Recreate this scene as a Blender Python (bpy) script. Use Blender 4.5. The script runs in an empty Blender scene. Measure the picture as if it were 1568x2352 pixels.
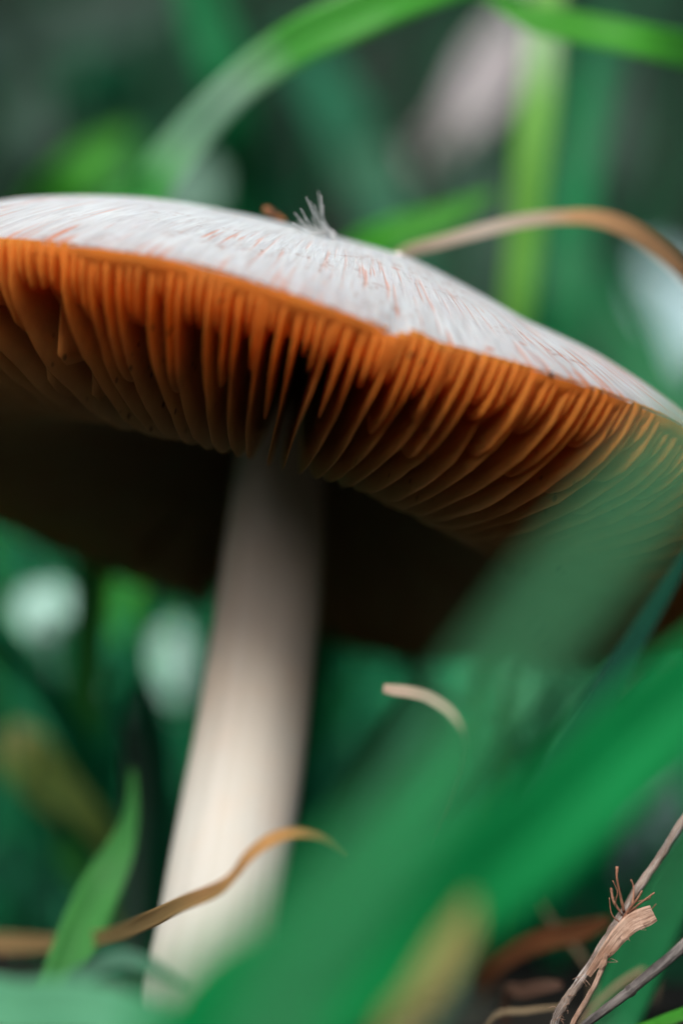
import bpy, bmesh, math, random
import numpy as np
from mathutils import Vector, Matrix, noise as mnoise

random.seed(7)
rng = np.random.default_rng(7)
scene = bpy.context.scene
COL = scene.collection
R_ = math.radians

# ------------------------------------------------------------------ camera, sky, sun, exposure
H0 = 0.058                       # lens height above the ground (m)
F_ = 7840.0                      # pixels per unit slope in the 1568 x 2352 survey picture


def P(u, v, d):
    """world point that a survey pixel (u, v) has at distance d (m) along the view axis"""
    return Vector(((u - 784) / F_ * d, d, H0 - (v - 1176) / F_ * d))


cam_d = bpy.data.cameras.new('camera')
cam = bpy.data.objects.new('camera', cam_d)
COL.objects.link(cam)
cam.location = (0, 0, H0)
cam.rotation_euler = (R_(90), 0, 0)
cam_d.sensor_fit = 'VERTICAL'
cam_d.sensor_height = 36
cam_d.lens = 120
cam_d.clip_start = 0.01
cam_d.clip_end = 400
cam_d.dof.use_dof = True
cam_d.dof.focus_distance = 0.3545
cam_d.dof.aperture_fstop = 6.5
cam_d.dof.aperture_blades = 0
scene.camera = cam

SUN_EL, SUN_AZ = R_(47), R_(198)          # soft light from above, behind the lens and to the left
world = bpy.data.worlds.new('World')
scene.world = world
world.use_nodes = True
wn = world.node_tree
sky = wn.nodes.new('ShaderNodeTexSky')
sky.sky_type = 'NISHITA'
sky.sun_disc = False
sky.sun_elevation = SUN_EL
sky.sun_rotation = SUN_AZ
sky.dust_density = 4.0
sky.ozone_density = 1.0
bgn = wn.nodes['Background']
bgn.inputs['Strength'].default_value = 0.09
wn.links.new(sky.outputs[0], bgn.inputs[0])

sun_d = bpy.data.lights.new('sun', 'SUN')
sun_d.energy = 1.5
sun_d.angle = R_(22)
sun_d.color = (1.0, 0.97, 0.93)
sun = bpy.data.objects.new('sun', sun_d)
COL.objects.link(sun)
scene.cycles.use_denoising = True
scene.cycles.use_adaptive_sampling = False
scene.cycles.sample_clamp_indirect = 4
scene.cycles.filter_width = 1.6
sdir = Vector((math.sin(SUN_AZ) * math.cos(SUN_EL), math.cos(SUN_AZ) * math.cos(SUN_EL), math.sin(SUN_EL)))
sun.rotation_euler = (-sdir).to_track_quat('-Z', 'Y').to_euler()
sun.location = (0, 0, 3)

vs = scene.view_settings
vs.view_transform = 'Standard'
vs.look = 'None'
vs.gamma = 1
vs.use_curve_mapping = False
vs.exposure = 1.0
scene.cycles.max_bounces = 10
scene.cycles.diffuse_bounces = 5
scene.cycles.transmission_bounces = 6


# ------------------------------------------------------------------ helpers
def mesh(name, verts, faces, uv=None, smooth=True):
    me = bpy.data.meshes.new(name)
    me.from_pydata([tuple(v) for v in verts], [], faces)
    if uv is not None:
        lay = me.uv_layers.new(name='UVMap')
        li = np.zeros(len(me.loops), dtype=np.int32)
        me.loops.foreach_get('vertex_index', li)
        lay.data.foreach_set('uv', np.asarray(uv, dtype=np.float32)[li].ravel())
    if smooth:
        me.shade_smooth()
    me.update()
    return me


def obj(name, me, mat=None, parent=None):
    o = bpy.data.objects.new(name, me)
    COL.objects.link(o)
    if mat is not None:
        for m in (mat if isinstance(mat, (list, tuple)) else [mat]):
            if me.materials.find(m.name) < 0:
                me.materials.append(m)
    if parent is not None:
        o.parent = parent
    return o


def empty(name, loc=(0, 0, 0)):
    o = bpy.data.objects.new(name, None)
    o.empty_display_size = 0.005
    o.location = loc
    COL.objects.link(o)
    return o


def tag(o, label, cat, group=None, kind=None):
    o['label'] = label
    o['category'] = cat
    if group:
        o['group'] = group
    if kind:
        o['kind'] = kind
    return o


def spline(pts, n):
    """Catmull-Rom through rows of numbers"""
    a = np.asarray(pts, float)
    a = np.vstack([2 * a[0] - a[1], a, 2 * a[-1] - a[-2]])
    k = len(a) - 3
    out = []
    for i in range(n + 1):
        s = min(i / n * k, k - 1e-9)
        j = int(s)
        t = s - j
        p0, p1, p2, p3 = a[j:j + 4]
        out.append(0.5 * ((2 * p1) + (p2 - p0) * t + (2 * p0 - 5 * p1 + 4 * p2 - p3) * t * t + (3 * p1 - p0 - 3 * p2 + p3) * t ** 3))
    return np.array(out)


def ribbon(rows, n=40, fold=0.25, thick=0.00022, wave=0.0, seed=0, across=7):
    """leaf blade: rows of (x, y, z, width, roll in degrees); a closed thin solid with a folded cross-section"""
    c = spline(rows, n)
    pos = [Vector(r[:3]) for r in c]
    V, Fc, UV = [], [], []
    m = across
    total = 0
    for i, p in enumerate(pos):
        t = (pos[min(i + 1, n)] - pos[max(i - 1, 0)])
        if t.length < 1e-9:
            t = Vector((0, 0, 1))
        t.normalize()
        view = (p - Vector((0, 0, H0))).normalized()
        s = t.cross(view)
        if s.length < 1e-4:
            s = Vector((1, 0, 0))
        s.normalize()
        nn = s.cross(t).normalized()
        if nn.dot(view) > 0:
            nn = -nn
        a = R_(c[i][4])
        side = s * math.cos(a) + nn * math.sin(a)
        nor = nn * math.cos(a) - s * math.sin(a)
        w = max(c[i][3], 1e-5)
        if i:
            total += (p - pos[i - 1]).length
        for q in range(m):
            x = q / (m - 1) * 2 - 1
            h = fold * w * 0.5 * (abs(x) ** 1.3)
            wv = wave * w * math.sin(total * 260 + seed + 2.1 * x) * abs(x)
            b = p + side * (x * w * 0.5) + nor * (h + wv)
            th = thick * (0.35 + 0.65 * (1 - x * x)) * (1.8 if q == m // 2 else 1)
            V.append(b + nor * th * 0.5)
            UV.append((q / (m - 1), total * 10))
        for q in range(m):
            x = q / (m - 1) * 2 - 1
            h = fold * w * 0.5 * (abs(x) ** 1.3)
            wv = wave * w * math.sin(total * 260 + seed + 2.1 * x) * abs(x)
            b = p + side * (x * w * 0.5) + nor * (h + wv)
            th = thick * (0.35 + 0.65 * (1 - x * x)) * (1.8 if q == m // 2 else 1)
            V.append(b - nor * th * 0.5)
            UV.append((q / (m - 1), total * 10))
    k = 2 * m
    for i in range(n):
        a, b = i * k, (i + 1) * k
        for q in range(m - 1):
            Fc.append((a + q, a + q + 1, b + q + 1, b + q))
            Fc.append((a + m + q + 1, a + m + q, b + m + q, b + m + q + 1))
        Fc.append((a + m, a, b, b + m))
        Fc.append((a + m - 1, a + 2 * m - 1, b + 2 * m - 1, b + m - 1))
    return V, Fc, UV


def tube(rows, n=30, sides=10, rough=0.0, seed=0, caps=True, flat=1.0):
    """stalk: rows of (x, y, z, radius)"""
    c = spline(rows, n)
    pos = [Vector(r[:3]) for r in c]
    V, Fc, UV = [], [], []
    up = None
    total = 0
    for i, p in enumerate(pos):
        t = (pos[min(i + 1, n)] - pos[max(i - 1, 0)]).normalized()
        if up is None:
            up = t.orthogonal().normalized()
        up = (up - t * up.dot(t)).normalized()
        w = t.cross(up)
        if i:
            total += (p - pos[i - 1]).length
        r = max(c[i][3], 1e-6)
        for q in range(sides):
            a = q / sides * 2 * math.pi
            rr = r
            if rough:
                rr *= 1 + rough * mnoise.noise(Vector((math.cos(a) * 1.3 + seed, math.sin(a) * 1.3, total / r * 0.35)))
            V.append(p + up * (math.cos(a) * rr) + w * (math.sin(a) * rr * flat))
            UV.append((q / sides, total * 10))
    for i in range(n):
        for q in range(sides):
            q2 = (q + 1) % sides
            Fc.append((i * sides + q, i * sides + q2, (i + 1) * sides + q2, (i + 1) * sides + q))
    if caps:
        Fc.append(tuple(range(sides))[::-1])
        Fc.append(tuple(n * sides + q for q in range(sides)))
    return V, Fc, UV


def lump(c, r, seed=0, sub=2, amp=0.35, stretch=(1, 1, 1)):
    bm = bmesh.new()
    bmesh.ops.create_icosphere(bm, subdivisions=sub, radius=1)
    V = []
    for v in bm.verts:
        k = 1 + amp * mnoise.noise(v.co * 1.6 + Vector((seed, seed * 2, 0)))
        V.append(Vector(c) + Vector((v.co.x * stretch[0], v.co.y * stretch[1], v.co.z * stretch[2])) * k * r)
    Fc = [tuple(v.index for v in f.verts) for f in bm.faces]
    bm.free()
    return V, Fc


class NT:
    """small node-tree builder"""

    def __init__(s, name):
        s.m = bpy.data.materials.new(name)
        s.m.use_nodes = True
        s.t = s.m.node_tree
        s.t.nodes.clear()
        s.out = s.n('ShaderNodeOutputMaterial')

    def n(s, kind, **kw):
        nd = s.t.nodes.new(kind)
        for k, v in kw.items():
            setattr(nd, k, v)
        return nd

    def l(s, a, b):
        s.t.links.new(a, b)

    def tex(s, vec, scale, detail=4, rough=0.55, dist=0.0, mapping=None):
        if mapping:
            mp = s.n('ShaderNodeMapping')
            mp.inputs['Scale'].default_value = mapping
            s.l(vec, mp.inputs[0])
            vec = mp.outputs[0]
        t = s.n('ShaderNodeTexNoise')
        t.inputs['Scale'].default_value = scale
        t.inputs['Detail'].default_value = detail
        t.inputs['Roughness'].default_value = rough
        t.inputs['Distortion'].default_value = dist
        s.l(vec, t.inputs['Vector'])
        return t.outputs['Fac']

    def ramp(s, fac, stops):
        r = s.n('ShaderNodeValToRGB')
        el = r.color_ramp.elements
        while len(el) < len(stops):
            el.new(0.5)
        for e, (p, c) in zip(el, stops):
            e.position = p
            e.color = (*c, 1) if len(c) == 3 else c
        s.l(fac, r.inputs[0])
        return r.outputs[0]

    def mix(s, fac, a, b, blend='MIX'):
        m = s.n('ShaderNodeMix', data_type='RGBA', blend_type=blend)
        if isinstance(fac, (int, float)):
            m.inputs[0].default_value = fac
        else:
            s.l(fac, m.inputs[0])
        for sock, x in ((m.inputs[6], a), (m.inputs[7], b)):
            if isinstance(x, tuple):
                sock.default_value = (*x, 1)
            else:
                s.l(x, sock)
        return m.outputs[2]

    def math(s, op, a, b=None, c=None):
        m = s.n('ShaderNodeMath', operation=op)
        for i, x in enumerate((a, b, c)):
            if x is None:
                continue
            if isinstance(x, (int, float)):
                m.inputs[i].default_value = x
            else:
                s.l(x, m.inputs[i])
        return m.outputs[0]

    def bump(s, h, strength, dist):
        b = s.n('ShaderNodeBump')
        b.inputs['Strength'].default_value = strength
        b.inputs['Distance'].default_value = dist
        s.l(h, b.inputs['Height'])
        return b.outputs[0]

    def bsdf(s, color, rough=0.5, normal=None, spec=0.5, sss=0.0, sss_r=None, sss_scale=0.01):
        p = s.n('ShaderNodeBsdfPrincipled')
        if isinstance(color, tuple):
            p.inputs['Base Color'].default_value = (*color, 1)
        else:
            s.l(color, p.inputs['Base Color'])
        p.inputs['Roughness'].default_value = rough
        p.inputs['Specular IOR Level'].default_value = spec
        if normal is not None:
            s.l(normal, p.inputs['Normal'])
        if sss:
            p.inputs['Subsurface Weight'].default_value = sss
            p.inputs['Subsurface Radius'].default_value = sss_r
            p.inputs['Subsurface Scale'].default_value = sss_scale
        return p

    def finish(s, shader):
        s.l(shader, s.out.inputs[0])
        return s.m


def leaf_mat(name, base, second=None, trans=0.35, rough=0.38, spec=0.22, tcol=None, patch=60, veins=16, along=None):
    """leaf blade: fine lengthwise veins, mottled colour, light passing through; along = colour stops along the length"""
    k = NT(name)
    uv = k.n('ShaderNodeTexCoord').outputs['UV']
    ob = k.n('ShaderNodeTexCoord').outputs['Object']
    sep = k.n('ShaderNodeSeparateXYZ')
    k.l(uv, sep.inputs[0])
    u, v = sep.outputs[0], sep.outputs[1]
    second = second or tuple(c * 0.6 for c in base)
    n1 = k.tex(ob, patch, 4, 0.6)
    col = k.mix(k.ramp(n1, [(0.35, (0, 0, 0)), (0.65, (1, 1, 1))]), base, second)
    if along:
        col = k.mix(0.85, col, k.ramp(k.math('MULTIPLY', v, 1.0), along))
    vein = k.math('SINE', k.math('MULTIPLY', u, veins * 2 * math.pi))
    vein = k.math('MULTIPLY_ADD', vein, 0.5, 0.5)
    streak = k.tex(uv, 1, 3, 0.6, 0, (26, 1.2, 1))
    col = k.mix(k.math('MULTIPLY', vein, 0.22), col, tuple(c * 0.5 for c in base))
    col = k.mix(k.math('MULTIPLY', streak, 0.3), col, tuple(min(1, c * 1.5 + 0.01) for c in base))
    h = k.math('ADD', k.math('MULTIPLY', vein, 0.6), streak)
    nrm = k.bump(h, 0.5, 0.0002)
    p = k.bsdf(col, rough, nrm, spec)
    t = k.n('ShaderNodeBsdfTranslucent')
    if tcol:
        t.inputs[0].default_value = (*tcol, 1)
    else:
        k.l(col, t.inputs[0])
    k.l(nrm, t.inputs['Normal'])
    mx = k.n('ShaderNodeMixShader')
    mx.inputs[0].default_value = trans
    k.l(p.outputs[0], mx.inputs[1])
    k.l(t.outputs[0], mx.inputs[2])
    return k.finish(mx.outputs[0])


# ------------------------------------------------------------------ materials
def skin_material():
    k = NT('cap_skin')
    uv = k.n('ShaderNodeTexCoord').outputs['UV']       # u = angle in turns, v = radius share
    ob = k.n('ShaderNodeTexCoord').outputs['Object']
    sep = k.n('ShaderNodeSeparateXYZ')
    k.l(uv, sep.inputs[0])
    v = sep.outputs[1]
    fib = k.tex(uv, 1, 5, 0.65, 0.6, (420, 9, 1))       # silky fibres running out from the centre
    fib2 = k.tex(uv, 1, 4, 0.6, 0.8, (900, 26, 1))
    patch = k.tex(ob, 55, 4, 0.6)
    patch2 = k.tex(ob, 130, 3, 0.55)
    col = k.mix(k.ramp(fib, [(0.32, (0, 0, 0)), (0.62, (1, 1, 1))]), (0.43, 0.445, 0.44), (0.60, 0.645, 0.64))
    col = k.mix(k.math('MULTIPLY', k.ramp(patch, [(0.45, (0, 0, 0)), (0.7, (1, 1, 1))]), 0.45), col, (0.50, 0.47, 0.47))
    # brown scuffs on the crown
    sc = k.math('MULTIPLY', k.ramp(k.tex(uv, 1, 4, 0.7, 1.0, (260, 40, 1)), [(0.54, (0, 0, 0)), (0.62, (1, 1, 1))]),
                k.ramp(patch2, [(0.5, (0, 0, 0)), (0.62, (1, 1, 1))]))
    col = k.mix(k.math('MULTIPLY', sc, 0.75), col, (0.30, 0.17, 0.12))
    # orange splits in the skin towards the margin
    st = k.ramp(k.tex(uv, 1, 2, 0.5, 0.35, (560, 4.5, 1)), [(0.57, (0, 0, 0)), (0.63, (1, 1, 1))])
    near = k.ramp(v, [(0.62, (0, 0, 0)), (0.88, (1, 1, 1)), (1.0, (1, 1, 1))])
    pm = k.ramp(k.tex(ob, 80, 2, 0.5), [(0.42, (0.1, 0.1, 0.1)), (0.6, (1, 1, 1))])
    sx = k.n('ShaderNodeSeparateXYZ')                   # one flank is more weathered than the rest
    k.l(ob, sx.inputs[0])
    flank = k.ramp(k.math('MULTIPLY_ADD', sx.outputs[0], 10.0, 0.5), [(0.60, (0, 0, 0)), (0.78, (1, 1, 1))])
    pm = k.math('MAXIMUM', pm, flank)
    st2 = k.ramp(k.tex(uv, 1, 2, 0.5, 0.5, (230, 2.6, 1)), [(0.56, (0, 0, 0)), (0.61, (1, 1, 1))])
    st = k.math('MAXIMUM', st, k.math('MULTIPLY', st2, flank))
    st = k.math('MULTIPLY', k.math('MULTIPLY', st, near), pm)
    col = k.mix(k.math('MULTIPLY', st, 0.85), col, (0.56, 0.19, 0.09))
    # tiny rusty freckles
    vo = k.n('ShaderNodeTexVoronoi')
    vo.inputs['Scale'].default_value = 260
    k.l(ob, vo.inputs['Vector'])
    fk = k.math('MULTIPLY', k.ramp(vo.outputs['Distance'], [(0.10, (1, 1, 1)), (0.17, (0, 0, 0))]),
                k.ramp(k.tex(ob, 45, 2), [(0.55, (0, 0, 0)), (0.62, (1, 1, 1))]))
    col = k.mix(k.math('MULTIPLY', fk, 0.8), col, (0.48, 0.17, 0.09))
    h = k.math('ADD', fib, k.math('MULTIPLY', fib2, 0.7))
    h = k.math('SUBTRACT', h, k.math('MULTIPLY', st, 0.8))
    nrm = k.bump(h, 0.5, 0.0003)
    p = k.bsdf(col, 0.55, nrm, 0.4, 0.25, (1.0, 0.55, 0.35), 0.0015)
    t = k.n('ShaderNodeBsdfTranslucent')                # the flesh thins out towards the margin and lets light through
    t.inputs[0].default_value = (1.0, 0.50, 0.14, 1)
    mx = k.n('ShaderNodeMixShader')
    k.l(k.ramp(v, [(0.80, (0, 0, 0)), (0.95, (0.14, 0.14, 0.14)), (1.0, (0.30, 0.30, 0.30))]), mx.inputs[0])
    k.l(p.outputs[0], mx.inputs[1])
    k.l(t.outputs[0], mx.inputs[2])
    return k.finish(mx.outputs[0])


def gill_material(name, axis):
    k = NT(name)
    ob = k.n('ShaderNodeTexCoord').outputs['Object']
    uv = k.n('ShaderNodeTexCoord').outputs['UV']       # u = radius share, v = depth from the flesh to the free edge
    sep = k.n('ShaderNodeSeparateXYZ')
    k.l(uv, sep.inputs[0])
    rad = k.ramp(sep.outputs[axis], [(0.15, (0.36, 0.31, 0.19)), (0.5, (0.58, 0.44, 0.24)), (0.76, (0.78, 0.42, 0.15)), (0.94, (0.94, 0.36, 0.055))])  # duller inward: some shade and green bounce is put into the colour
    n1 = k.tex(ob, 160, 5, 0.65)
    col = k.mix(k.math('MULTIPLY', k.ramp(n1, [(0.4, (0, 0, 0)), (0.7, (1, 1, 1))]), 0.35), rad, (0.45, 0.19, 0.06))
    vo = k.n('ShaderNodeTexVoronoi')
    vo.inputs['Scale'].default_value = 420
    k.l(ob, vo.inputs['Vector'])
    fk = k.math('MULTIPLY', k.ramp(vo.outputs['Distance'], [(0.10, (1, 1, 1)), (0.2, (0, 0, 0))]),
                k.ramp(k.tex(ob, 70, 2), [(0.52, (0, 0, 0)), (0.6, (1, 1, 1))]))
    col = k.mix(k.math('MULTIPLY', fk, 0.8), col, (0.12, 0.05, 0.02))
    n2 = k.tex(ob, 900, 3, 0.6)
    nrm = k.bump(k.math('ADD', n1, k.math('MULTIPLY', n2, 0.4)), 0.5, 0.0003)
    p = k.bsdf(col, 0.6, nrm, 0.3)
    t = k.n('ShaderNodeBsdfTranslucent')
    k.l(col, t.inputs[0])
    mx = k.n('ShaderNodeMixShader')
    mx.inputs[0].default_value = 0.6
    k.l(p.outputs[0], mx.inputs[1])
    k.l(t.outputs[0], mx.inputs[2])
    return k.finish(mx.outputs[0])


def stem_material():
    k = NT('stem_flesh')
    ob = k.n('ShaderNodeTexCoord').outputs['Object']
    uv = k.n('ShaderNodeTexCoord').outputs['UV']
    f1 = k.tex(uv, 1, 5, 0.65, 0.5, (60, 1.2, 1))
    col = k.mix(k.ramp(f1, [(0.3, (0, 0, 0)), (0.7, (1, 1, 1))]), (0.55, 0.535, 0.47), (0.62, 0.61, 0.565))
    col = k.mix(k.math('MULTIPLY', k.ramp(k.tex(ob, 90, 3), [(0.5, (0, 0, 0)), (0.75, (1, 1, 1))]), 0.4), col, (0.70, 0.50, 0.36))
    sep = k.n('ShaderNodeSeparateXYZ')
    k.l(uv, sep.inputs[0])
    col = k.mix(k.ramp(sep.outputs[1], [(0.25, (0.5, 0.5, 0.5)), (0.5, (0, 0, 0))]), col, (0.66, 0.47, 0.31))
    nrm = k.bump(f1, 0.35, 0.0004)
    p = k.bsdf(col, 0.6, nrm, 0.3)
    return k.finish(p.outputs[0])


def twig_material(name, a, b, c, scale=260):
    k = NT(name)
    ob = k.n('ShaderNodeTexCoord').outputs['Object']
    uv = k.n('ShaderNodeTexCoord').outputs['UV']
    n1 = k.tex(ob, scale, 5, 0.65)
    n2 = k.tex(uv, 1, 4, 0.6, 0.4, (9, 30, 1))
    col = k.mix(k.ramp(n1, [(0.38, (0, 0, 0)), (0.6, (1, 1, 1))]), a, b)
    col = k.mix(k.math('MULTIPLY', k.ramp(n2, [(0.5, (0, 0, 0)), (0.66, (1, 1, 1))]), 0.7), col, c)
    nrm = k.bump(k.math('ADD', n1, n2), 0.7, 0.0004)
    return k.finish(k.bsdf(col, 0.65, nrm, 0.3).outputs[0])


def soil_material():
    k = NT('soil')
    ob = k.n('ShaderNodeTexCoord').outputs['Object']
    n1 = k.tex(ob, 9, 6, 0.65)
    n2 = k.tex(ob, 120, 5, 0.7)
    col = k.mix(k.ramp(n1, [(0.4, (0, 0, 0)), (0.6, (1, 1, 1))]), (0.011, 0.011, 0.010), (0.024, 0.022, 0.018))
    col = k.mix(k.math('MULTIPLY', k.ramp(n2, [(0.55, (0, 0, 0)), (0.7, (1, 1, 1))]), 0.6), col, (0.06, 0.05, 0.035))
    nrm = k.bump(k.math('ADD', n1, n2), 0.9, 0.004)
    return k.finish(k.bsdf(col, 0.9, nrm, 0.2).outputs[0])


def plain(name, a, b, scale=300, rough=0.6, trans=0.0):
    k = NT(name)
    ob = k.n('ShaderNodeTexCoord').outputs['Object']
    n1 = k.tex(ob, scale, 4, 0.6)
    col = k.mix(k.ramp(n1, [(0.38, (0, 0, 0)), (0.62, (1, 1, 1))]), a, b)
    p = k.bsdf(col, rough, k.bump(n1, 0.6, 0.0003), 0.4)
    if not trans:
        return k.finish(p.outputs[0])
    t = k.n('ShaderNodeBsdfTranslucent')
    k.l(col, t.inputs[0])
    mx = k.n('ShaderNodeMixShader')
    mx.inputs[0].default_value = trans
    k.l(p.outputs[0], mx.inputs[1])
    k.l(t.outputs[0], mx.inputs[2])
    return k.finish(mx.outputs[0])


M = {}
M['skin'] = skin_material()
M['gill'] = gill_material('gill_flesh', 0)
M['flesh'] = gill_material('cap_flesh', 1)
M['stem'] = stem_material()
M['soil'] = soil_material()
M['bright'] = leaf_mat('bright_green_blade', (0.085, 0.46, 0.04), (0.065, 0.36, 0.04), 0.4, 0.35)
M['lime'] = leaf_mat('lime_green_blade', (0.16, 0.42, 0.06), (0.10, 0.33, 0.06), 0.4, 0.4)
M['arch'] = leaf_mat('arching_blade', (0.085, 0.46, 0.04), (0.065, 0.36, 0.04), 0.4, 0.3, 0.5, along=[(0.0, (0.10, 0.54, 0.045)), (0.50, (0.08, 0.48, 0.06)), (0.59, (0.66, 0.90, 0.78)), (0.69, (0.56, 0.86, 0.70)), (0.78, (0.06, 0.36, 0.10))])  # pale stops paint in the gloss on the blade's left end
M['upright'] = leaf_mat('upright_lime_blade', (0.16, 0.42, 0.06), (0.10, 0.33, 0.06), 0.4, 0.4, along=[(0.0, (0.16, 0.42, 0.08)), (0.10, (0.20, 0.45, 0.12)), (0.15, (0.45, 0.62, 0.42)), (0.24, (0.18, 0.46, 0.08)), (0.6, (0.15, 0.44, 0.07))])  # pale stop paints in the highlight near the top
M['green'] = leaf_mat('mid_green_blade', (0.010, 0.20, 0.065), (0.008, 0.14, 0.045), 0.35, 0.42)
M['teal'] = leaf_mat('deep_teal_green_blade', (0.012, 0.13, 0.060), (0.010, 0.085, 0.042), 0.3, 0.45)
M['dark'] = leaf_mat('dark_green_blade', (0.006, 0.12, 0.055), (0.006, 0.085, 0.04), 0.3, 0.5, 0.2)
M['grey'] = leaf_mat('grey_green_blade', (0.060, 0.115, 0.085), (0.045, 0.085, 0.07), 0.3, 0.5)
M['mint'] = leaf_mat('painted_shine_leaf', (0.50, 0.78, 0.66), (0.40, 0.70, 0.55), 0.3, 0.35)  # sky shine on glossy leaves, painted as a pale base colour
M['olive'] = leaf_mat('olive_blade', (0.17, 0.24, 0.055), (0.12, 0.19, 0.05), 0.35, 0.5)
M['yellow'] = leaf_mat('yellowed_leaf', (0.50, 0.46, 0.12), (0.34, 0.38, 0.10), 0.35, 0.5)
M['tan'] = leaf_mat('dry_tan_leaf', (0.66, 0.37, 0.14), (0.48, 0.28, 0.11), 0.35, 0.55)
M['ochre'] = leaf_mat('dry_ochre_leaf', (0.50, 0.27, 0.09), (0.40, 0.22, 0.08), 0.35, 0.55)
M['rust'] = leaf_mat('rusty_brown_leaf', (0.22, 0.085, 0.032), (0.13, 0.055, 0.025), 0.2, 0.55)
M['umber'] = leaf_mat('dark_brown_leaf', (0.075, 0.045, 0.03), (0.13, 0.07, 0.05), 0.15, 0.55)
M['pink'] = leaf_mat('pinkish_grey_dead_leaf', (0.50, 0.47, 0.47), (0.36, 0.32, 0.31), 0.25, 0.55)
M['twig'] = twig_material('grey_brown_twig', (0.13, 0.085, 0.06), (0.36, 0.29, 0.24), (0.58, 0.56, 0.55))
M['darktwig'] = twig_material('dark_grey_stalk', (0.10, 0.09, 0.085), (0.24, 0.215, 0.20), (0.36, 0.33, 0.31))
M['husk'] = twig_material('pinkish_dry_husk', (0.42, 0.25, 0.17), (0.60, 0.42, 0.32), (0.20, 0.09, 0.06), 420)
M['redfib'] = plain('reddish_fibre', (0.20, 0.085, 0.05), (0.42, 0.21, 0.13))
M['whitefib'] = plain('white_fluff', (0.86, 0.87, 0.85), (0.92, 0.92, 0.91), 300, 0.4, 0.4)
M['chip'] = plain('bark_chip', (0.03, 0.018, 0.012), (0.42, 0.15, 0.04), 420)
M['crumb'] = plain('pale_crumb', (0.62, 0.50, 0.45), (0.75, 0.66, 0.60))
M['speck'] = plain('dark_speck', (0.05, 0.03, 0.02), (0.16, 0.06, 0.03))


# ------------------------------------------------------------------ ground
def ground_z(x, y):
    """flat by the mushroom, climbing to a bank behind it"""
    s = min(max((y - 0.75) / 1.6, 0), 1)
    z = 1.3 * s * s * (3 - 2 * s)
    if y > 2.35:
        z += min(y - 2.35, 30) * 0.06
    z += 0.006 * mnoise.noise(Vector((x * 7, y * 7, 0))) * min(1, max(0, (abs(x) + abs(y - .36)) * 4))
    return z


xs = sorted(set([-300, -100, -30, -10, -5, 5, 10, 30, 100, 300] + [round(-3 + i * 0.1, 3) for i in range(61)] + [round(-0.4 + i * 0.02, 3) for i in range(41)]))
ys = sorted(set([-300, -100, -30, -10, -4, -1.5, -.6, 6, 9, 14, 20, 32, 100, 380] + [round(-0.2 + i * 0.1, 3) for i in range(45)] + [round(0.1 + i * 0.025, 3) for i in range(36)]))
gv = [(x, y, ground_z(x, y)) for y in ys for x in xs]
nx = len(xs)
gf = [(j * nx + i, j * nx + i + 1, (j + 1) * nx + i + 1, (j + 1) * nx + i) for j in range(len(ys) - 1) for i in range(nx - 1)]
gr = obj('ground', mesh('ground', gv, gf), M['soil'])
gr['kind'] = 'structure'

# ------------------------------------------------------------------ the mushroom
CAP_R, CAP_H, CAP_N = 0.0633, 0.0241, 1.92
TILT, ROLL = 0.2494, 0.2638
ca, sa = math.cos(TILT), math.sin(TILT)
cr, sr = math.cos(ROLL), math.sin(ROLL)
rot = Matrix(((cr, 0, sr), (0, 1, 0), (-sr, 0, cr)))
CX = rot @ Vector((1, 0, 0))
CY = rot @ Vector((0, ca, -sa))
CZ = rot @ Vector((0, sa, ca))
CC = Vector((-0.0075, 0.3984, H0 + 0.0062))
cap_matrix = Matrix((
    (CX.x, CY.x, CZ.x, CC.x), (CX.y, CY.y, CZ.y, CC.y), (CX.z, CY.z, CZ.z, CC.z), (0, 0, 0, 1)))

_xr = np.array([-.036, -.029, -.022, -.013, -.0055, .0035, .011, .022, .031, .038])
_wr = np.array([-9., -4.6, .5, 5.4, -3.5, -17.3, -29, -4.8, 16, 29]) / 22000
_xd = np.array([-.034, -.027, -.02, -.012, -.004, .002, .009, .016, .023, .031, .036, .041])
_wd = np.array([46, 33, 22, 3, -6.8, -6.8, .9, -11, -20, 4, 10, 14]) / 20500


def warp(x, t):
    """the cap is not a perfect shape: slow waves of margin and crown"""
    k = t ** 4
    notch = -0.0007 * math.exp(-((x - 0.0092) / 0.0011) ** 2) + 0.0006 * math.exp(-((x - 0.0117) / 0.0012) ** 2)
    return k * (np.interp(x, _xr, _wr) + 0.0005 + notch * k * k) + (1 - k) * 0.9 * np.interp(x, _xd, _wd)


def rim_wob(phi):
    return 0.0004 * math.sin(7 * phi + 1) + 0.0003 * math.sin(17 * phi + 2.2) + 0.00032 * mnoise.noise(Vector((math.cos(phi) * 14, math.sin(phi) * 14, 3))) + 0.00030 * mnoise.noise(Vector((math.cos(phi) * 45, math.sin(phi) * 45, 8)))


def z_top(t):
    return CAP_H * (1 - t ** CAP_N)


_ut = np.array([0.02, 0.135, 0.40, 0.62, 0.78, 0.85, 0.90, 0.93, 0.96, 0.983, 1.0])
_uz = np.array([0.0155, 0.0148, 0.0110, 0.0058, 0.0012, -0.0012, -0.0026, -0.0029, -0.0026, -0.0016, -0.0004])


def z_under(t):
    return float(np.interp(t, _ut, _uz))


def cap_point(t, phi, z):
    r = CAP_R * t + rim_wob(phi) * t ** 6
    x, y = r * math.cos(phi), r * math.sin(phi)
    return Vector((x, y, z + float(warp(x, t))))


mush = empty('mushroom', (P(490, 2300, .378).x, .378, 0))
tag(mush, 'white capped mushroom with orange gills on a pale stem, tilted towards the lens', 'mushroom')
mush_inv = Matrix.Translation(mush.location).inverted()

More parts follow.
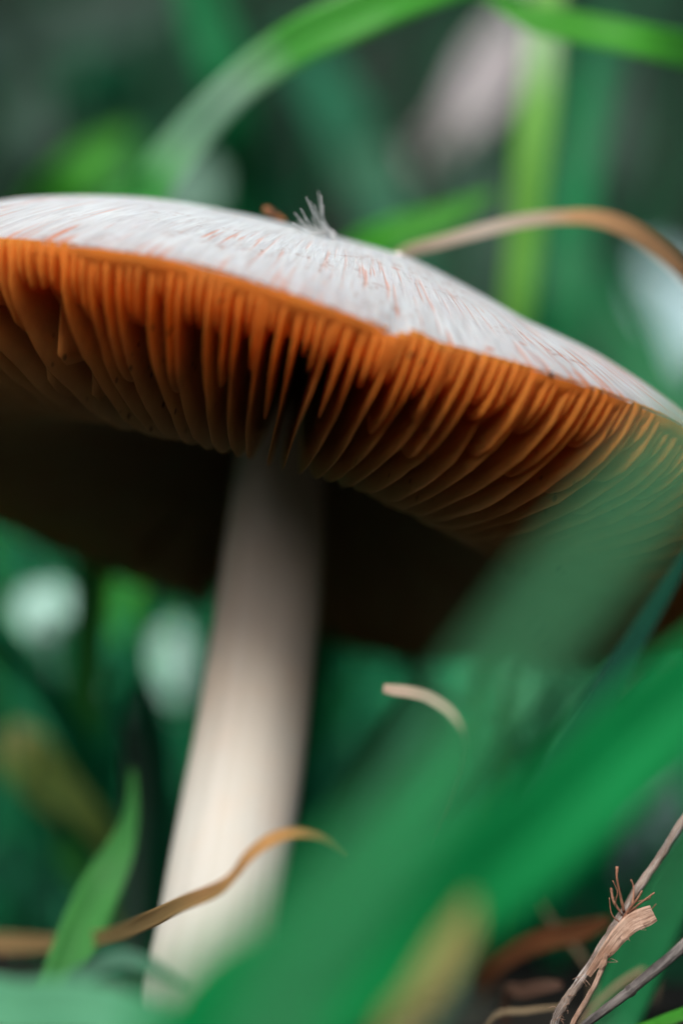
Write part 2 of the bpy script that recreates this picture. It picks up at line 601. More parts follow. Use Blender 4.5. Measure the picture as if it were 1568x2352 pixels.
NS = 480
tl = [0.0] + list(np.linspace(0.02, 0.9, 44)) + list(np.linspace(0.91, 0.985, 12)) + [0.992, 0.997, 1.0]
V, Fc, UV = [], [], []
prof = [(t, z_top(t) - (0.0002 * max(0, (t - 0.97) / 0.03) ** 2), 0) for t in tl[1:]]
prof += [(1.0004, -0.0001, 0), (0.9996, -0.0003, 1), (0.997, -0.0008, 1), (0.991, -0.0013, 1), (0.983, -0.0016, 1)]
prof += [(t, z_under(t), 1) for t in np.linspace(0.97, 0.02, 40)]
for (t, z, side) in prof:
    for q in range(NS):
        ph = -math.pi * 1.5 + q / NS * 2 * math.pi
        V.append(cap_point(t, ph, z))
        UV.append((q / NS, t))
n_ring = len(prof)
mats = []
for i in range(n_ring - 1):
    for q in range(NS):
        q2 = (q + 1) % NS
        Fc.append((i * NS + q, (i + 1) * NS + q, (i + 1) * NS + q2, i * NS + q2))
        mats.append(1 if (prof[i + 1][2] and prof[i][2]) else 0)
V.append(cap_point(0, 0, z_top(0)))
UV.append((0.5, 0))
V.append(cap_point(0, 0, z_under(0)))
UV.append((0.5, 0))
for q in range(NS):
    q2 = (q + 1) % NS
    Fc.append((len(V) - 2, q, q2))
    mats.append(0)
    Fc.append((len(V) - 1, (n_ring - 1) * NS + q2, (n_ring - 1) * NS + q))
    mats.append(1)
# last column wraps backwards in u: give it its own value behind the cap (far side)
cap_me = mesh('cap', V, Fc, UV)
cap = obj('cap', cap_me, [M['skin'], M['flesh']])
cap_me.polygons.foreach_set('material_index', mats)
cap.parent = mush
cap.matrix_local = mush_inv @ cap_matrix
cap['label'] = 'white fibrous cap skin with orange splits along the margin'

# gills: each one a thin wavy plate of its own
_gt = np.array([0.135, 0.24, 0.33, 0.42, 0.50, 0.55, 0.62, 0.74, 0.83, 0.90, 0.945, 0.975, 0.99, 1.0])
_gz = np.array([0.0105, 0.0025, -0.0022, -0.0060, -0.0089, -0.0100, -0.0106, -0.0100, -0.0088, -0.0071, -0.0054, -0.0036, -0.0021, -0.0004])


def gill_mesh(phi, t0, rnd, wide, torn=0.0):
    n, rows = 24, 6
    V, UV, Fc = [], [], []
    ph_n = rnd.uniform(0, 50)
    lean = rnd.gauss(0, 0.004)
    amp = rnd.uniform(0.00003, 0.00015)
    ts = [t0 + (0.9985 - t0) * (i / n) ** 0.9 for i in range(n + 1)]
    for side in (1, -1):
        for i, t in enumerate(ts):
            up = z_under(t) + 0.0006
            lo = float(np.interp(t, _gt, _gz))
            if t0 > 0.2:                               # a short gill rises to the flesh at its inner end
                s = min(1, (t - t0) / 0.17)
                lo = up + (lo - up) * (math.sin(s * math.pi / 2) ** 0.75)
            lo += 0.00035 * mnoise.noise(Vector((t * 11, ph_n, 0))) + 0.00018 * mnoise.noise(Vector((t * 40, ph_n, 5)))
            if torn:
                lo += torn * max(0, mnoise.noise(Vector((t * 9, ph_n, 9)))) * 0.02
            if math.sin(phi) < 0:                      # two places where something has fed on the gills
                for (cc, wd, ta, tb, dp) in ((-0.44, 0.035, 0.84, 0.955, 0.75), (-0.60, 0.02, 0.88, 0.96, 0.6), (0.36, 0.018, 0.87, 0.95, 0.6)):
                    e = 1 - abs(math.cos(phi) - cc) / wd
                    if e > 0:
                        tm, th_ = (ta + tb) / 2 + 0.02 * mnoise.noise(Vector((ph_n, 3, 1))), (tb - ta) / 2
                        q = 1 - abs(t - tm) / th_
                        if q > 0:
                            lo = lo + (up - lo) * dp * min(1, q * 2.6) * min(1, e * 3 + 0.3) * (0.8 + 0.4 * mnoise.noise(Vector((t * 60, ph_n, 2))))
            lo = min(lo, up - 0.0002)
            for j in range(rows):
                s = j / (rows - 1)
                z = up + (lo - up) * s
                th = (0.00026 * (1 - s) + 0.00013) * (0.55 + 0.45 * t + 0.9 * max(0, (t - 0.88) / 0.12) * (1 - 0.6 * s)) * wide
                if j == rows - 1:
                    th *= 0.35
                w = amp * s * math.sin(t * 16 + ph_n) + amp * 0.7 * s * mnoise.noise(Vector((t * 6, s * 2, ph_n))) * 2 + lean * (up - z) * 2.5
                r = CAP_R * t
                p = Vector((r * math.cos(phi), r * math.sin(phi), 0))
                tg = Vector((-math.sin(phi), math.cos(phi), 0))
                p += tg * (w + side * th)
                p.z = z + float(warp(r * math.cos(phi), t))
                V.append(p)
                UV.append((t, s))
    half = (n + 1) * rows
    for side in (0, 1):
        b = side * half
        for i in range(n):
            for j in range(rows - 1):
                a = b + i * rows + j
                f = (a, a + rows, a + rows + 1, a + 1)
                Fc.append(f if side else f[::-1])
    for i in range(n):                                  # free edge
        a = i * rows + rows - 1
        Fc.append((a, a + half, a + half + rows, a + rows))
    for j in range(rows - 1):                           # the two ends
        Fc.append((j, j + half, j + half + 1, j + 1))
        a = n * rows + j
        Fc.append((a + 1, a + half + 1, a + half, a))
    return mesh('gill', V, Fc, UV)


rnd = random.Random(11)
NF = 124
back = bmesh.new()


def add_gill(phi, me):
    if math.sin(phi) < -0.03:      # the near side: every gill a part
        g = obj('gill', me, M['gill'], mush)
        g.matrix_local = mush_inv @ cap_matrix
    else:                                                        # the far side, past the limit, joined
        back.from_mesh(me)
        bpy.data.meshes.remove(me)


for i in range(NF):
    phi = 2 * math.pi * i / NF + rnd.gauss(0, 0.003)
    torn = 1.0 if (math.cos(phi) < -0.35 and rnd.random() < 0.22) or rnd.random() < 0.05 else 0.0
    add_gill(phi, gill_mesh(phi, 0.135 + rnd.uniform(0, 0.02), rnd, rnd.uniform(0.85, 1.1), torn))
    step = 2 * math.pi / NF
    if i % 2 == 0:
        add_gill(phi + step * 0.26, gill_mesh(phi + step * 0.26, 0.88 + rnd.uniform(-0.03, 0.03), rnd, rnd.uniform(0.8, 1.1)))
        add_gill(phi + step * 0.6, gill_mesh(phi + step * 0.6, 0.70 + rnd.uniform(-0.08, 0.06), rnd, rnd.uniform(0.85, 1.15)))
    else:
        add_gill(phi + step * 0.36, gill_mesh(phi + step * 0.36, 0.86 + rnd.uniform(-0.03, 0.04), rnd, rnd.uniform(0.8, 1.1)))
        add_gill(phi + step * 0.68, gill_mesh(phi + step * 0.68, 0.83 + rnd.uniform(-0.05, 0.05), rnd, rnd.uniform(0.8, 1.1)))
bme = bpy.data.meshes.new('far_gills')
back.to_mesh(bme)
back.free()
bme.shade_smooth()
g = obj('far_gills', bme, M['gill'], mush)
g.matrix_local = mush_inv @ cap_matrix
g['kind'] = 'stuff'

# stem: leaves the cap along its axis, bends a little, thickens to the foot
sp = [(655, 950, .3975, 96), (641, 1100, .396, 104), (630, 1250, .394, 113), (616, 1400, .392, 118), (597, 1550, .3895, 123), (576, 1700, .387, 129),
      (552, 1850, .384, 136), (528, 2000, .3815, 142), (505, 2150, .3795, 147), (484, 2290, .378, 156), (468, 2420, .377, 150)]
rows = []
for (u, v, d, w) in sp:
    p = P(u, v, d)
    rows.append((p.x, p.y, p.z, w / F_ * d))
V, Fc, UV = tube(rows, 60, 40, 0.05, 3)
V = [Vector(v) - mush.location for v in V]
obj('stem', mesh('stem', V, Fc, UV), M['stem'], mush)

# ------------------------------------------------------------------ small things lying on the cap


def on_cap(u, v):
    """point of the cap skin under a survey pixel: march along the sight line through the skin"""
    inv = cap_matrix.inverted()
    prev = None
    for i in range(2400):
        d = 0.33 + i * 0.00005
        q = inv @ P(u, v, d)
        r = math.hypot(q.x, q.y)
        t = r / CAP_R
        if t < 0.999:
            h = q.z - (z_top(t) + float(warp(q.x, t)))
            if h < 0:
                return P(u, v, d)
            if prev is None or h < prev[0]:
                prev = (h, d)
    return P(u, v, prev[1]) if prev else P(u, v, 0.36)


c0 = on_cap(758, 546)
fl = empty('seed_fluff', c0)
tag(fl, 'white feathery seed fluff fanning up from the crown of the cap', 'seed fluff')
tips = [(676, 489), (690, 478), (703, 453), (712, 462), (722, 470), (731, 440), (738, 449), (742, 470), (672, 512), (684, 505), (664, 519), (699, 500), (716, 498), (728, 486), (676, 521)]
rr = random.Random(5)
for i, (u, v) in enumerate(tips):
    d0 = c0.y
    d1 = d0 - rr.uniform(0.002, 0.008)
    a = P(757 + rr.uniform(-5, 4), 535 + rr.uniform(-4, 3), d0)
    b = P(u, v, d1)
    mid = (a + b) * 0.5 + Vector((-0.0004 * rr.random(), 0, (-0.0007 if v > 495 else -0.0003) * rr.random() - 0.0002))
    rows = [(*(a - c0), 0.00007), (*(mid - c0), 0.00006), (*(b - c0), 0.000035)]
    V, Fc, UV = tube(rows, 10, 5)
    obj('bristle', mesh('bristle', V, Fc, UV), M['whitefib'], fl)
V, Fc, UV = tube([(*(P(772, 546, c0.y) - c0), 0.0001), (*(P(764, 540, c0.y) - c0), 0.00035), (*(P(752, 530, c0.y) - c0), 0.00028), (*(P(744, 524, c0.y) - c0), 0.0001)], 12, 8)
obj('seed', mesh('seed', V, Fc, UV), M['whitefib'], fl)

c1 = on_cap(628, 506)
V, Fc, UV = tube([(*P(605, 478, c1.y), 0.0002), (*P(614, 484, c1.y), 0.00048), (*P(630, 494, c1.y), 0.00042), (*P(656, 507, c1.y), 0.00012)], 14, 9, 0.4, 4)
tag(obj('bark_chip', mesh('bark_chip', V, Fc, UV), M['chip']), 'tiny dark bark chip with an orange end on the cap, beside the fluff', 'bark chip')

p = on_cap(916, 586)
V, Fc = lump(p + Vector((0, 0, 0.0001)), 0.00036, 2, 2, 0.5, (1.3, 1, .8))
tag(obj('crumb', mesh('crumb', V, Fc), M['crumb']), 'pale pinkish crumb on the cap ridge where the dry stalk disappears', 'crumb')
p = on_cap(1263, 860)
V, Fc = lump(p + Vector((0, -0.0001, 0)), 0.00030, 5, 2, 0.5, (.8, 1, 1.2))
tag(obj('speck', mesh('speck', V, Fc), M['speck']), 'dark brown speck on the margin of the cap above the gills', 'speck')
p = on_cap(734, 625)
V, Fc = lump(p, 0.00016, 7, 2, 0.5)
tag(obj('speck', mesh('speck', V, Fc), M['speck']), 'rusty dot on the white cap just below the fluff', 'speck')
p = on_cap(600, 577)
V, Fc = lump(p, 0.00016, 9, 2, 0.5)
tag(obj('speck', mesh('speck', V, Fc), M['speck']), 'reddish dot on the white cap below the bark chip', 'speck')


# ------------------------------------------------------------------ single blades and leaves
def blade(name, cat, label, rows, mat, fold=0.22, thick=0.00025, n=44, wave=0.0, root=None, group=None, across=7):
    """rows of (u, v, distance, width in survey px, roll); root=(u, v, d): carried on down to the ground there"""
    R = []
    for (u, v, d, w, roll) in rows:
        p = P(u, v, d)
        R.append((p.x, p.y, p.z, w / F_ * d, roll))
    if root:
        u, d, w = root
        x = (u - 784) / F_ * d
        R.append((x, d, ground_z(x, d) - 0.003, w / F_ * d, R[-1][4]))
    V, Fc, UV = ribbon(R, n, fold, thick, wave, sum(map(ord, label)) % 7, across)
    base = Vector(R[-1][:3]) if root else Vector(R[0][:3])
    V = [v - base for v in V]
    o = obj(name, mesh(name, V, Fc, UV), M[mat] if isinstance(mat, str) else mat)
    o.location = base
    return tag(o, label, cat, group)


G = 'grass_blade'
# behind the cap, top of the picture
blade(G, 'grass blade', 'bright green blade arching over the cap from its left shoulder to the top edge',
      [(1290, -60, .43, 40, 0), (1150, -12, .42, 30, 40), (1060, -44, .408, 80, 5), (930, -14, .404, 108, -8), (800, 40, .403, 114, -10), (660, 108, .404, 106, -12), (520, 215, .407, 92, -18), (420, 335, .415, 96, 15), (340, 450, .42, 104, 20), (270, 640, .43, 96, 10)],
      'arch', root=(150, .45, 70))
blade(G, 'grass blade', 'lime tipped green blade leaning in from the top right corner',
      [(1090, -20, .415, 8, 30), (1150, 14, .406, 24, 15), (1230, 46, .404, 60, 0), (1350, 68, .404, 72, -8), (1500, 100, .404, 76, -8), (1640, 140, .412, 84, -8), (1800, 260, .42, 80, 0), (1900, 700, .45, 70, 0)], 'bright', root=(1950, .48, 60))
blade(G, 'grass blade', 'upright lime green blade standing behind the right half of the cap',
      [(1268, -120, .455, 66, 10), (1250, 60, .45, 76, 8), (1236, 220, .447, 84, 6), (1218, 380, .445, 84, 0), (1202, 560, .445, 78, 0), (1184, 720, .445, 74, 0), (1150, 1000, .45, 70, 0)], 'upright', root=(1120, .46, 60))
blade(G, 'grass blade', 'mid green blade beside the upright lime blade, on its right',
      [(1380, 40, .56, 40, 0), (1350, 220, .54, 80, 0), (1320, 420, .53, 90, 0), (1295, 640, .52, 90, 0), (1275, 860, .52, 80, 0)], 'green', root=(1250, .53, 70))
blade('dry_stalk', 'dry stalk', 'arched dry stalk, whitish turning orange, behind the right of the cap',
      [(860, 640, .395, 18, 10), (930, 580, .392, 24, 0), (1010, 556, .388, 29, 0), (1100, 532, .386, 31, -5), (1200, 508, .386, 33, -5), (1300, 498, .386, 33, 0), (1370, 501, .386, 38, 0), (1440, 524, .387, 42, 0), (1510, 572, .389, 40, 0), (1580, 640, .392, 36, 0), (1660, 760, .40, 32, 0), (1760, 1100, .42, 30, 0)],
      leaf_mat('two_tone_dry_stalk', (0.52, 0.42, 0.34), (0.44, 0.36, 0.26), 0.3, 0.55, along=[(0.0, (0.42, 0.38, 0.24)), (0.08, (0.52, 0.38, 0.27)), (0.17, (0.58, 0.52, 0.44)), (0.235, (0.52, 0.42, 0.28)), (0.27, (0.62, 0.30, 0.07)), (0.5, (0.55, 0.26, 0.07))]), fold=.5, thick=.0005, root=(1850, .44, 30))
blade('dead_leaf', 'dead leaf', 'pinkish grey dead leaf hanging blurred at top right, left of the lime blade',
      [(1225, 0, .62, 30, 0), (1180, 80, .60, 100, 5), (1125, 170, .585, 130, 0), (1060, 270, .575, 100, -10), (985, 370, .58, 70, -10), (950, 480, .60, 20, 0)], 'pink', fold=.15, root=(940, .68, 18))
blade(G, 'grass blade', 'dark green blade behind the left of the arching blade, rising to the top edge',
      [(440, -80, .50, 90, 0), (480, 60, .50, 110, 0), (520, 180, .50, 110, 0), (545, 330, .505, 100, 0), (560, 600, .52, 90, 0)], 'green', root=(560, .55, 70))
blade(G, 'grass blade', 'teal blade slanting down from under the arch to behind the fluff',
      [(670, 60, .58, 50, 0), (740, 190, .57, 110, 0), (810, 320, .56, 125, 0), (870, 450, .555, 115, 0), (910, 580, .55, 100, 0), (960, 800, .55, 90, 0)], 'teal', root=(1000, .56, 70))
blade(G, 'grass blade', 'low green blade curving along the cap ridge right of the fluff',
      [(1130, 440, .43, 16, 0), (1060, 480, .43, 50, 0), (980, 515, .43, 74, 0), (890, 545, .43, 80, 0), (800, 600, .435, 70, 0), (700, 800, .45, 60, 0)], 'bright', root=(650, .47, 50))
blade(G, 'grass blade', 'pale grey green blade standing blurred at the far left above the cap',
      [(90, 170, .57, 30, 0), (80, 260, .57, 80, 15), (70, 360, .57, 95, 15), (60, 500, .58, 80, 0), (50, 800, .6, 70, 0)], 'grey', root=(40, .63, 60))
blade(G, 'grass blade', 'yellowish green blade tip low behind the left shoulder of the cap',
      [(300, 300, .52, 20, 0), (240, 360, .52, 90, 0), (170, 420, .52, 110, 0), (90, 520, .53, 100, 0), (0, 800, .55, 80, 0)], 'bright', root=(-60, .58, 60))
blade('broad_leaf', 'leaf', 'round dull green leaf blurred at upper left inside the arch',
      [(180, 110, .68, 30, 0), (215, 150, .68, 190, 20), (260, 190, .68, 220, 20), (310, 240, .69, 160, 10), (370, 330, .7, 40, 0), (400, 600, .72, 30, 0)], 'teal', root=(400, .74, 30))
blade('broad_leaf', 'leaf', 'pale green leaf end blurred low behind the cap, under the foot of the arch',
      [(500, 390, .56, 20, 0), (460, 420, .56, 100, 20), (410, 460, .56, 120, 20), (360, 540, .57, 90, 0), (320, 800, .6, 50, 0)],
      leaf_mat('pale_green_leaf', (0.25, 0.42, 0.33), (0.16, 0.34, 0.24), 0.3, 0.4), root=(300, .62, 40))
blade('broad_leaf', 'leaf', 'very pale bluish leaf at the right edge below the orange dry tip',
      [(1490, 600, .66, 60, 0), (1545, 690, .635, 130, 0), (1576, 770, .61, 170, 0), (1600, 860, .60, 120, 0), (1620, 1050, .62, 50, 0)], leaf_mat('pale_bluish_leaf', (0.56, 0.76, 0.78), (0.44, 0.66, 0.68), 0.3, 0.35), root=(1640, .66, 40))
blade(G, 'grass blade', 'green blade passing behind the right end of the cap, below the pale bluish leaf',
      [(1290, 560, .56, 40, 0), (1360, 690, .55, 140, 0), (1430, 800, .545, 160, 0), (1520, 930, .54, 150, 0), (1600, 1150, .54, 120, 0)], 'green', root=(1680, .55, 90))
blade(G, 'grass blade', 'grey green blade crossing the top left corner',
      [(420, -60, .62, 60, 0), (280, 30, .62, 120, 0), (140, 70, .62, 130, 0), (0, 130, .63, 110, 0), (-150, 300, .65, 90, 0)], 'grey', root=(-250, .68, 70))
blade(G, 'grass blade', 'dim grey green blade standing at the upper right edge',
      [(1430, 120, .66, 40, 0), (1400, 260, .66, 100, 0), (1385, 420, .66, 110, 0), (1380, 640, .67, 100, 0)], 'grey', root=(1380, .7, 80))
blade(G, 'grass blade', 'muted green blade between the dead leaf and the upright lime blade',
      [(1060, 330, .55, 30, 0), (1100, 420, .55, 90, 0), (1130, 520, .55, 100, 0), (1140, 700, .55, 90, 0)], 'grey', root=(1150, .57, 60))

# below the cap, left of the stem
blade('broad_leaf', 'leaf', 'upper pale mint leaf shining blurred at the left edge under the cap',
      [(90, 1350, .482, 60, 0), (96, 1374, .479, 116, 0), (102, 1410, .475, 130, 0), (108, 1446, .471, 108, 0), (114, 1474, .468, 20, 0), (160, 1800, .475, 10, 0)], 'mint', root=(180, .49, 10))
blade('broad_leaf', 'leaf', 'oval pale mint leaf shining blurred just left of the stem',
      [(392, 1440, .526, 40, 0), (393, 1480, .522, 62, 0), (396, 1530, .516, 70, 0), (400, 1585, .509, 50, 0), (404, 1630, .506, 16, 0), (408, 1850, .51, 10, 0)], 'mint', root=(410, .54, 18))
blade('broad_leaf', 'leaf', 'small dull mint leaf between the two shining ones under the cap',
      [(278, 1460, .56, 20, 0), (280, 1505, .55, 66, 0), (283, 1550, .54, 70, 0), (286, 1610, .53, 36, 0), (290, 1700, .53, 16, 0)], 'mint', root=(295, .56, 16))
blade('broad_leaf', 'leaf', 'yellow ended olive leaf low at the left edge',
      [(24, 1670, .455, 50, 0), (60, 1735, .448, 130, 0), (110, 1795, .444, 130, 0), (170, 1850, .442, 100, 0), (235, 1930, .442, 50, 0)], leaf_mat('yellow_end_leaf', (0.50, 0.50, 0.12), (0.42, 0.46, 0.10), 0.35, 0.5, along=[(0.0, (0.80, 0.76, 0.34)), (0.05, (0.76, 0.74, 0.26)), (0.09, (0.26, 0.42, 0.07)), (0.16, (0.08, 0.28, 0.06))]), root=(280, .445, 30))
blade(G, 'grass blade', 'wide green blade in the top left of the space under the cap',
      [(60, 1040, .63, 60, 0), (100, 1180, .63, 130, 0), (140, 1330, .63, 140, 0), (170, 1500, .63, 130, 0), (200, 1700, .635, 110, 0)], 'green', root=(230, .65, 80))
blade(G, 'grass blade', 'green blade standing behind the stem, along its left side',
      [(430, 1100, .60, 40, 0), (440, 1250, .60, 110, 0), (455, 1400, .60, 120, 0), (470, 1600, .605, 100, 0)], 'green', root=(480, .62, 80))
blade(G, 'grass blade', 'yellow green blade upright between the shining mint leaves',
      [(340, 1180, .55, 30, 0), (330, 1300, .55, 80, 0), (300, 1440, .55, 90, 0), (280, 1600, .55, 80, 0)], 'bright', root=(260, .57, 60))
blade(G, 'grass blade', 'dark green blade at the left edge below the mint leaf',
      [(-60, 1300, .60, 40, 0), (-40, 1450, .60, 80, 0), (10, 1650, .60, 90, 0), (90, 1850, .60, 80, 0)], 'dark', root=(150, .61, 60))
blade(G, 'grass blade', 'dark green blade upright in the gap left of the stem foot',
      [(330, 1560, .44, 40, 0), (345, 1700, .44, 90, 0), (350, 1850, .44, 100, 0), (350, 2000, .44, 90, 0)], 'dark', root=(345, .445, 70))
blade(G, 'grass blade', 'teal blade low left, behind the sharper foreground blade',
      [(60, 1800, .48, 60, 0), (140, 1880, .475, 110, 0), (210, 1990, .47, 120, 0), (250, 2100, .465, 100, 0)], 'teal', root=(270, .46, 80))
blade(G, 'grass blade', 'grey green blade tip above the foreground blade at lower left',
      [(285, 1640, .43, 16, 0), (305, 1710, .43, 44, 0), (315, 1800, .43, 52, 0), (310, 1920, .43, 50, 0)], 'grey', root=(300, .43, 40))
blade(G, 'grass blade', 'teal blade lying across the ground at the lower left edge',
      [(-60, 1900, .46, 60, 0), (40, 1990, .45, 120, 0), (130, 2080, .44, 120, 0), (230, 2150, .43, 80, 0)], 'teal', root=(300, .42, 40))

# right of the stem, behind
blade('broad_leaf', 'leaf', 'dark teal leaf seen right of the stem under the cap',
      [(730, 1380, .5, 30, 0), (800, 1400, .5, 70, 0), (900, 1430, .5, 70, 0), (980, 1440, .5, 30, 0)], 'teal', root=(1050, .52, 20))
blade('broad_leaf', 'leaf', 'round green leaf right of the stem at mid height',
      [(720, 1540, .48, 30, 10), (735, 1590, .48, 110, 10), (755, 1650, .48, 130, 5), (775, 1720, .48, 90, 0), (790, 1820, .48, 40, 0)], 'green', root=(800, .49, 24))
blade(G, 'grass blade', 'dull green blade beneath the curled tendril',
      [(1010, 1560, .50, 30, 0), (960, 1660, .49, 90, 0), (880, 1780, .48, 110, 0), (800, 1900, .47, 110, 0)], 'teal', root=(740, .46, 80))
blade(G, 'grass blade', 'dark blade behind the curled tendril, right of the stem',
      [(860, 1660, .55, 30, 0), (850, 1720, .55, 90, 0), (840, 1850, .55, 100, 0)], 'dark', root=(830, .56, 80))
blade('tendril', 'tendril', 'curled pale tendril with a rusty blunt end, right of the stem',
      [(880, 1581, .3415, 20, 0), (905, 1585, .3415, 25, 0), (945, 1590, .341, 27, 0), (985, 1602, .341, 28, 0), (1025, 1628, .3405, 28, 0), (1050, 1660, .340, 26, 0), (1064, 1700, .342, 20, 0), (1062, 1750, .352, 14, 0), (1030, 1830, .375, 10, 0), (960, 2000, .40, 9, 0)],
      leaf_mat('curled_tendril', (0.60, 0.50, 0.40), (0.62, 0.42, 0.30), 0.2, 0.5), fold=.7, thick=.0006, root=(900, .41, 8))

# bottom of the picture
blade(G, 'grass blade', 'green foreground blade with a bent tip left of the stem foot',
      [(304, 1770, .398, 12, 0), (305, 1840, .396, 26, 10), (294, 1905, .394, 46, 12), (270, 1970, .392, 72, 8), (230, 2045, .39, 94, 0), (190, 2130, .387, 102, -5), (153, 2220, .384, 100, -8), (120, 2310, .381, 94, -8), (90, 2420, .376, 100, -8)],
      leaf_mat('fresh_green_blade', (0.07, 0.33, 0.07), (0.05, 0.24, 0.06), 0.35, 0.42), fold=.35, root=(70, .372, 80))
blade('dry_leaf', 'dry leaf', 'curled tan dry leaf crossing in front of the stem foot',
      [(790, 1960, .340, 10, 0), (740, 1924, .338, 20, 0), (680, 1914, .336, 26, 10), (625, 1930, .335, 31, 20), (575, 1968, .335, 29, 35), (540, 2012, .336, 24, 40), (500, 2046, .338, 34, 30), (420, 2080, .346, 40, 25), (340, 2118, .362, 40, 20), (250, 2152, .382, 36, 10), (130, 2166, .398, 36, 0), (0, 2166, .405, 46, 0), (-120, 2170, .408, 40, 0)],
      leaf_mat('curled_dry_leaf', (0.60, 0.34, 0.14), (0.44, 0.26, 0.11), 0.35, 0.55, along=[(0.0, (0.36, 0.30, 0.11)), (0.08, (0.66, 0.36, 0.12)), (0.2, (0.66, 0.38, 0.16)), (0.27, (0.46, 0.33, 0.14)), (0.5, (0.24, 0.20, 0.10))]), fold=.5, thick=.0004, wave=.05, n=70, root=(-260, .41, 30))
blade(G, 'grass blade', 'pale mint green foreground blade across the bottom left corner',
      [(640, 2480, .29, 60, 0), (430, 2390, .295, 110, 10), (230, 2325, .30, 130, 15), (60, 2320, .305, 130, 15), (-120, 2340, .31, 120, 10)],
      leaf_mat('pale_green_blade', (0.15, 0.46, 0.26), (0.09, 0.36, 0.19), 0.35, 0.38), root=(-250, .315, 90))
blade(G, 'grass blade', 'low bluish green blade beside the stem foot, at lower left',
      [(420, 2262, .318, 10, 0), (350, 2225, .318, 34, 20), (280, 2205, .319, 46, 20), (210, 2235, .32, 46, 10), (150, 2290, .322, 40, 0)], leaf_mat('sage_blade', (0.10, 0.26, 0.17), (0.07, 0.18, 0.12), 0.3, 0.45), root=(60, .325, 34))
blade(G, 'grass blade', 'broad blurred green blade closest to the lens, from the right end of the cap down',
      [(1830, 690, .214, 90, 0), (1665, 900, .213, 115, 5), (1490, 1120, .212, 110, 8), (1260, 1410, .212, 112, 8), (1030, 1710, .212, 110, 5), (820, 2030, .213, 120, 0), (620, 2400, .214, 120, 0)],
      leaf_mat('near_green_blade', (0.085, 0.36, 0.17), (0.065, 0.31, 0.135), 0.4, 0.5, 0.25), fold=.12, root=(430, .215, 260))
blade('broad_leaf', 'leaf', 'broad green foreground leaf filling the space right of the stem foot',
      [(1210, 1500, .240, 20, 0), (1140, 1610, .239, 90, 5), (1040, 1760, .238, 170, 8), (900, 1950, .237, 240, 5), (710, 2170, .237, 270, 0), (460, 2400, .238, 280, 0)],
      leaf_mat('fore_green_leaf', (0.006, 0.36, 0.10), (0.004, 0.28, 0.07), 0.45, 0.6, 0.06), fold=.2, root=(300, .24, 200))
blade('broad_leaf', 'leaf', 'light green leaf blurred under the right half of the cap',
      [(1060, 1390, .50, 40, 0), (1110, 1450, .495, 130, 0), (1180, 1530, .49, 210, 0), (1290, 1640, .485, 200, 0), (1380, 1800, .48, 100, 0)],
      leaf_mat('light_green_leaf', (0.05, 0.34, 0.15), (0.03, 0.26, 0.11), 0.35, 0.45), root=(1420, .48, 40))
blade('broad_leaf', 'leaf', 'light green leaf below the brown far rim of the cap, at the right edge',
      [(1250, 1420, .49, 40, 0), (1350, 1460, .485, 150, 0), (1470, 1520, .48, 190, 0), (1600, 1620, .475, 160, 0)], 'green', root=(1700, .47, 60))
blade(G, 'grass blade', 'wide green foreground blade rising to the lower right edge, lit along its lower side',
      [(1790, 1390, .285, 130, 0), (1640, 1530, .282, 190, -5), (1460, 1690, .28, 235, -8), (1265, 1880, .278, 250, -8), (1060, 2060, .278, 240, -5), (840, 2230, .28, 230, 0), (600, 2400, .282, 220, 0), (400, 2560, .285, 200, 0)],
      leaf_mat('rich_green_blade', (0.004, 0.31, 0.08), (0.004, 0.23, 0.06), 0.45, 0.5, 0.08), fold=.4, root=(250, .29, 160))
blade(G, 'grass blade', 'narrow dark green blade seen nearly edge on at the right, over the near blade',
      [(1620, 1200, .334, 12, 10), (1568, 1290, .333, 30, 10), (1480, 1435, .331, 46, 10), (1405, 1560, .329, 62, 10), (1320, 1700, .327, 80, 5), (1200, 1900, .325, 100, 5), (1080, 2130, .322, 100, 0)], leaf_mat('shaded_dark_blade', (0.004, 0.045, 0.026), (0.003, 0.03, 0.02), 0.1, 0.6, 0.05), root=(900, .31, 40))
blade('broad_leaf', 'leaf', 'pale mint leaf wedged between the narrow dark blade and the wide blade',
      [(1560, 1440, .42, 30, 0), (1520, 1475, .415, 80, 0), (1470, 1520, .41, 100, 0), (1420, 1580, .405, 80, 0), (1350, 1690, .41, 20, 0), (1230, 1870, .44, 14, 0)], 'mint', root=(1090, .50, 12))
blade(G, 'grass blade', 'green blade behind the twigs at the lower right edge',
      [(1660, 1820, .385, 60, 0), (1570, 1990, .384, 100, 0), (1490, 2150, .383, 120, 0), (1410, 2330, .382, 120, 0)], 'green', root=(1360, .38, 90))
blade('broad_leaf', 'leaf', 'bluish grey leaf behind the twigs at the right',
      [(1590, 1740, .47, 80, 0), (1510, 1830, .47, 180, 5), (1440, 1910, .47, 190, 5), (1380, 2000, .47, 120, 0)],
      leaf_mat('bluish_leaf', (0.17, 0.30, 0.28), (0.11, 0.21, 0.20), 0.3, 0.4), root=(1330, .46, 50))
blade(G, 'grass blade', 'olive green blade upright behind the rusty leaf at lower right',
      [(1300, 1960, .45, 30, 0), (1302, 2050, .45, 64, 0), (1304, 2160, .45, 70, 0), (1306, 2280, .45, 64, 0)], 'olive', root=(1308, .45, 50))
blade(G, 'grass blade', 'slim dark blade upright at lower right, beside the olive one',
      [(1236, 1940, .43, 10, 0), (1246, 2040, .43, 26, 0), (1254, 2160, .43, 30, 0), (1262, 2280, .43, 28, 0)], 'teal', root=(1268, .43, 24))
